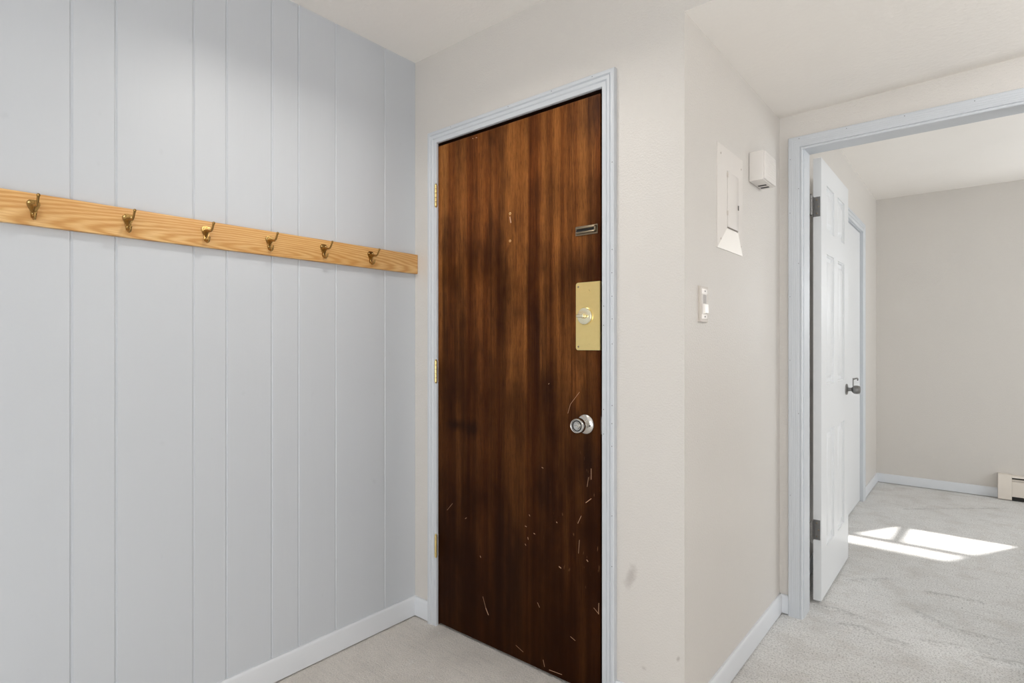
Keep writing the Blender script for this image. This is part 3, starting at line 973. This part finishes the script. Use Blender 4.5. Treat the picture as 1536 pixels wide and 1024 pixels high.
# ------------------------------------------------------------------ door chime box
dc = root('door_chime', (XR, 0.677, 1.78), 'white box shaped door chime high beside the doorway, two dark slots underneath', 'door chime')
bm = bmesh.new()
box(bm, (XR + 0.0006, 0.602, 1.781), (XR + 0.052, 0.752, 1.890), 0.003, 3)
link('case', bm, 'plastic', dc, 40)
bm = bmesh.new()
box(bm, (XR + 0.050, 0.605, 1.7835), (XR + 0.0585, 0.749, 1.8875), 0.0035, 3)
fr = link('front_cover', bm, 'plastic', dc, 40)
for k in range(9):
    zz = 1.798 + 0.0095 * k
    bm = bmesh.new()
    box(bm, (XR + 0.0580, 0.618, zz), (XR + 0.0592, 0.736, zz + 0.004), 0.0005, 1)
    link('louvre', bm, 'plastic', fr, 30)
for yy in (0.683, 0.719):
    bm = bmesh.new()
    box(bm, (XR + 0.0090, yy, 1.7800), (XR + 0.0390, yy + 0.0130, 1.7815))
    link('slot', bm, 'dark', dc, 0, 'dark slot in the underside')

# ------------------------------------------------------------------ light switch
ls = root('light_switch', (XR, 0.138, 1.235), 'white rocker light switch on the narrow wall beside the entry door', 'light switch')
bm = bmesh.new()
prism(bm, [(0.0, 0.104), (0.0045, 0.104), (0.0070, 0.1075), (0.0070, 0.1685), (0.0045, 0.172), (0.0, 0.172)], lambda a, b, d: (XR + a, b, d), 1.2365, 1.3475)
pl = link('switch_plate', bm, 'switch_plate', ls, 30)
for a, b, lb in ((1.2455, 1.2600, 'bright white strap end below the rocker'), (1.3240, 1.3400, 'bright white strap end above the rocker')):
    bm = bmesh.new()
    box(bm, (XR + 0.0060, 0.116, a), (XR + 0.0088, 0.162, b), 0.0012, 2)
    link('strap', bm, 'rocker', ls, 30, lb)
bm = bmesh.new()
box(bm, (XR + 0.0060, 0.1205, 1.2600), (XR + 0.0074, 0.1585, 1.3240))
link('rocker_frame', bm, 'plastic', ls, 30)
bm = bmesh.new()
prism(bm, [(0.0065, 1.2625), (0.0130, 1.2625), (0.0150, 1.2650), (0.0140, 1.2900), (0.0115, 1.2930), (0.0065, 1.2930)], lambda a, b, d: (XR + a, d, b), 0.1265, 0.1540)
link('rocker', bm, 'rocker', ls, 30)
bm = bmesh.new()
box(bm, (XR + 0.0066, 0.1265, 1.2930), (XR + 0.0080, 0.1540, 1.3215), 0.0006, 1)
link('slot', bm, 'slot_grey', ls, 30, 'grey recessed upper half of the rocker opening')
for zz in (1.2530, 1.3325):
    bm = bmesh.new()
    screw(bm, (XR + 0.0088, 0.139, zz), (1, 0, 0), 0.0032)
    link('screw', bm, 'steel', pl, 40)

# ------------------------------------------------------------------ baseboard heater on the far wall
HX0, HX1 = 1.988, 3.9
bh = root('baseboard_heater', ((HX0 + HX1) / 2, YF, 0.0), 'cream baseboard heater at the foot of the far wall', 'baseboard heater')
bm = bmesh.new()
prism(bm, [(0, 0.004), (0.056, 0.004), (0.060, 0.010), (0.060, 0.176), (0.052, 0.190), (0, 0.192)], lambda a, b, d: (d, YF - 0.0005 - a, b), HX0, HX0 + 0.078)
link('end_cap', bm, 'heater', bh, 30)
bm = bmesh.new()
prism(bm, [(0.052, 0.034), (0.056, 0.032), (0.056, 0.136), (0.052, 0.140), (0.046, 0.146), (0.044, 0.142), (0.052, 0.134)], lambda a, b, d: (d, YF - a, b), HX0 + 0.079, HX1)
link('front_panel', bm, 'heater', bh, 30)
bm = bmesh.new()
prism(bm, [(0.0005, 0.187), (0.046, 0.184), (0.053, 0.172), (0.050, 0.172), (0.044, 0.181), (0.0005, 0.183)], lambda a, b, d: (d, YF - a, b), HX0 + 0.079, HX1)
link('top_hood', bm, 'heater', bh, 30)
bm = bmesh.new()
prism(bm, [(0.038, 0.156), (0.053, 0.149), (0.053, 0.152), (0.038, 0.160)], lambda a, b, d: (d, YF - a, b), HX0 + 0.079, HX1)
link('damper_blade', bm, 'heater', bh, 30)
bm = bmesh.new()
prism(bm, [(0.0005, 0.02), (0.002, 0.02), (0.002, 0.182), (0.0005, 0.182)], lambda a, b, d: (d, YF - a, b), HX0 + 0.079, HX1)
link('back_plate', bm, 'fins', bh, 0, 'dark inner back plate')
bm = bmesh.new()
x = HX0 + 0.09
while x < HX1 - 0.02:
    box(bm, (x, YF - 0.042, 0.03), (x + 0.0008, YF - 0.004, 0.13))
    x += 0.012
tube(bm, [(HX0 + 0.07, YF - 0.024, 0.08), (HX1, YF - 0.024, 0.08)], 0.011, 12, side=Vector((0, 0, 1)))
link('fin_element', bm, 'fins', bh, 0)
bm = bmesh.new()
box(bm, (HX0 + 0.079, YF - 0.050, 0.003), (HX1, YF - 0.001, 0.026))  # dark bar in place of the shade under the front panel
link('gap_shade_bar', bm, 'dark', bh, 0, 'dark strip standing for the shaded gap along the floor')

# ------------------------------------------------------------------ light
def area(name, loc, rot, sx, sy, power, col=(1, 1, 1)):
    l = bpy.data.lights.new(name, 'AREA')
    l.shape = 'RECTANGLE'
    l.size, l.size_y = sx, sy
    l.energy = power
    l.color = col
    o = bpy.data.objects.new(name, l)
    o.location = loc
    o.rotation_euler = rot
    COL.objects.link(o)
    return o

# added fills at the unseen rear and side openings; far window daylight
area('rear_opening_fill', (2.3, YB - 0.02, 1.1), (PI / 2, 0, 0), 2.8, 1.2, 29, (0.96, 0.985, 1.0))
area('side_opening_fill', (XE + 0.02, 2.75, 1.30), (PI / 2, 0, PI / 2), 1.7, 0.8, 35, (0.95, 0.98, 1.0))
area('daylight_far_window', ((WX0 + WX1) / 2, YF + 0.015, (WZ0 + WZ1) / 2), (PI / 2, 0, PI), 0.55, 0.55, 3.5, (0.95, 0.98, 1.0))
# entry lamp and unseen fill lights
def fill_point(name, loc, power, r, col=(0.985, 0.99, 1.0)):
    l = bpy.data.lights.new(name, 'POINT')
    l.energy = power
    l.shadow_soft_size = r
    l.color = col
    o = bpy.data.objects.new(name, l)
    o.location = loc
    COL.objects.link(o)
l = bpy.data.lights.new('entry_ceiling_lamp', 'AREA')      # flush ceiling fitting, throws downwards
l.shape = 'DISK'
l.size = 0.05
l.spread = math.radians(158)
l.energy = 5.6
l.color = (1, 0.95, 0.88)
o = bpy.data.objects.new('entry_ceiling_lamp', l)
o.location = (0.66, -0.68, 2.26)
COL.objects.link(o)
fill_point('unseen_room_fill', (2.9, -2.9, 0.55), 76, 0.30)  # unseen fill added low behind the camera to lift ceilings and walls
fill_point('unseen_hall_fill', (2.75, 0.30, 1.95), 20, 0.10)  # unseen fill added to brighten the doorway wall and carpet
# sun through the high far-room window
l = bpy.data.lights.new('sun', 'SUN')
l.energy = 11.0
l.angle = math.radians(1.2)
l.color = (1.0, 0.98, 0.95)
o = bpy.data.objects.new('sun', l)
o.rotation_euler = Vector((-0.57, -1.0, -0.99)).to_track_quat('-Z', 'Y').to_euler()
o.location = (4, 7, 5)
COL.objects.link(o)

w = bpy.data.worlds.new('sky')
SC.world = w
w.use_nodes = True
w.node_tree.nodes['Background'].inputs['Color'].default_value = (0.90, 0.95, 1.0, 1)
w.node_tree.nodes['Background'].inputs['Strength'].default_value = 1.4

# ------------------------------------------------------------------ camera
cam = bpy.data.cameras.new('camera')
cam.sensor_width = 36.0
cam.lens = 36.0 * 840.0 / 1536.0
cam.shift_y = 5.0 / 1536.0
cam.clip_start = 0.02
co = bpy.data.objects.new('camera', cam)
co.location = (1.8699, -1.5942, 1.165)
co.rotation_euler = (PI / 2, 0, 0.6937)
COL.objects.link(co)
SC.camera = co

SC.view_settings.view_transform = 'Standard'
SC.view_settings.look = 'None'
SC.view_settings.exposure = -0.14
SC.view_settings.gamma = 1.0
SC.view_settings.use_curve_mapping = False
SC.cycles.use_denoising = True
SC.cycles.diffuse_bounces = 8
SC.cycles.max_bounces = 12
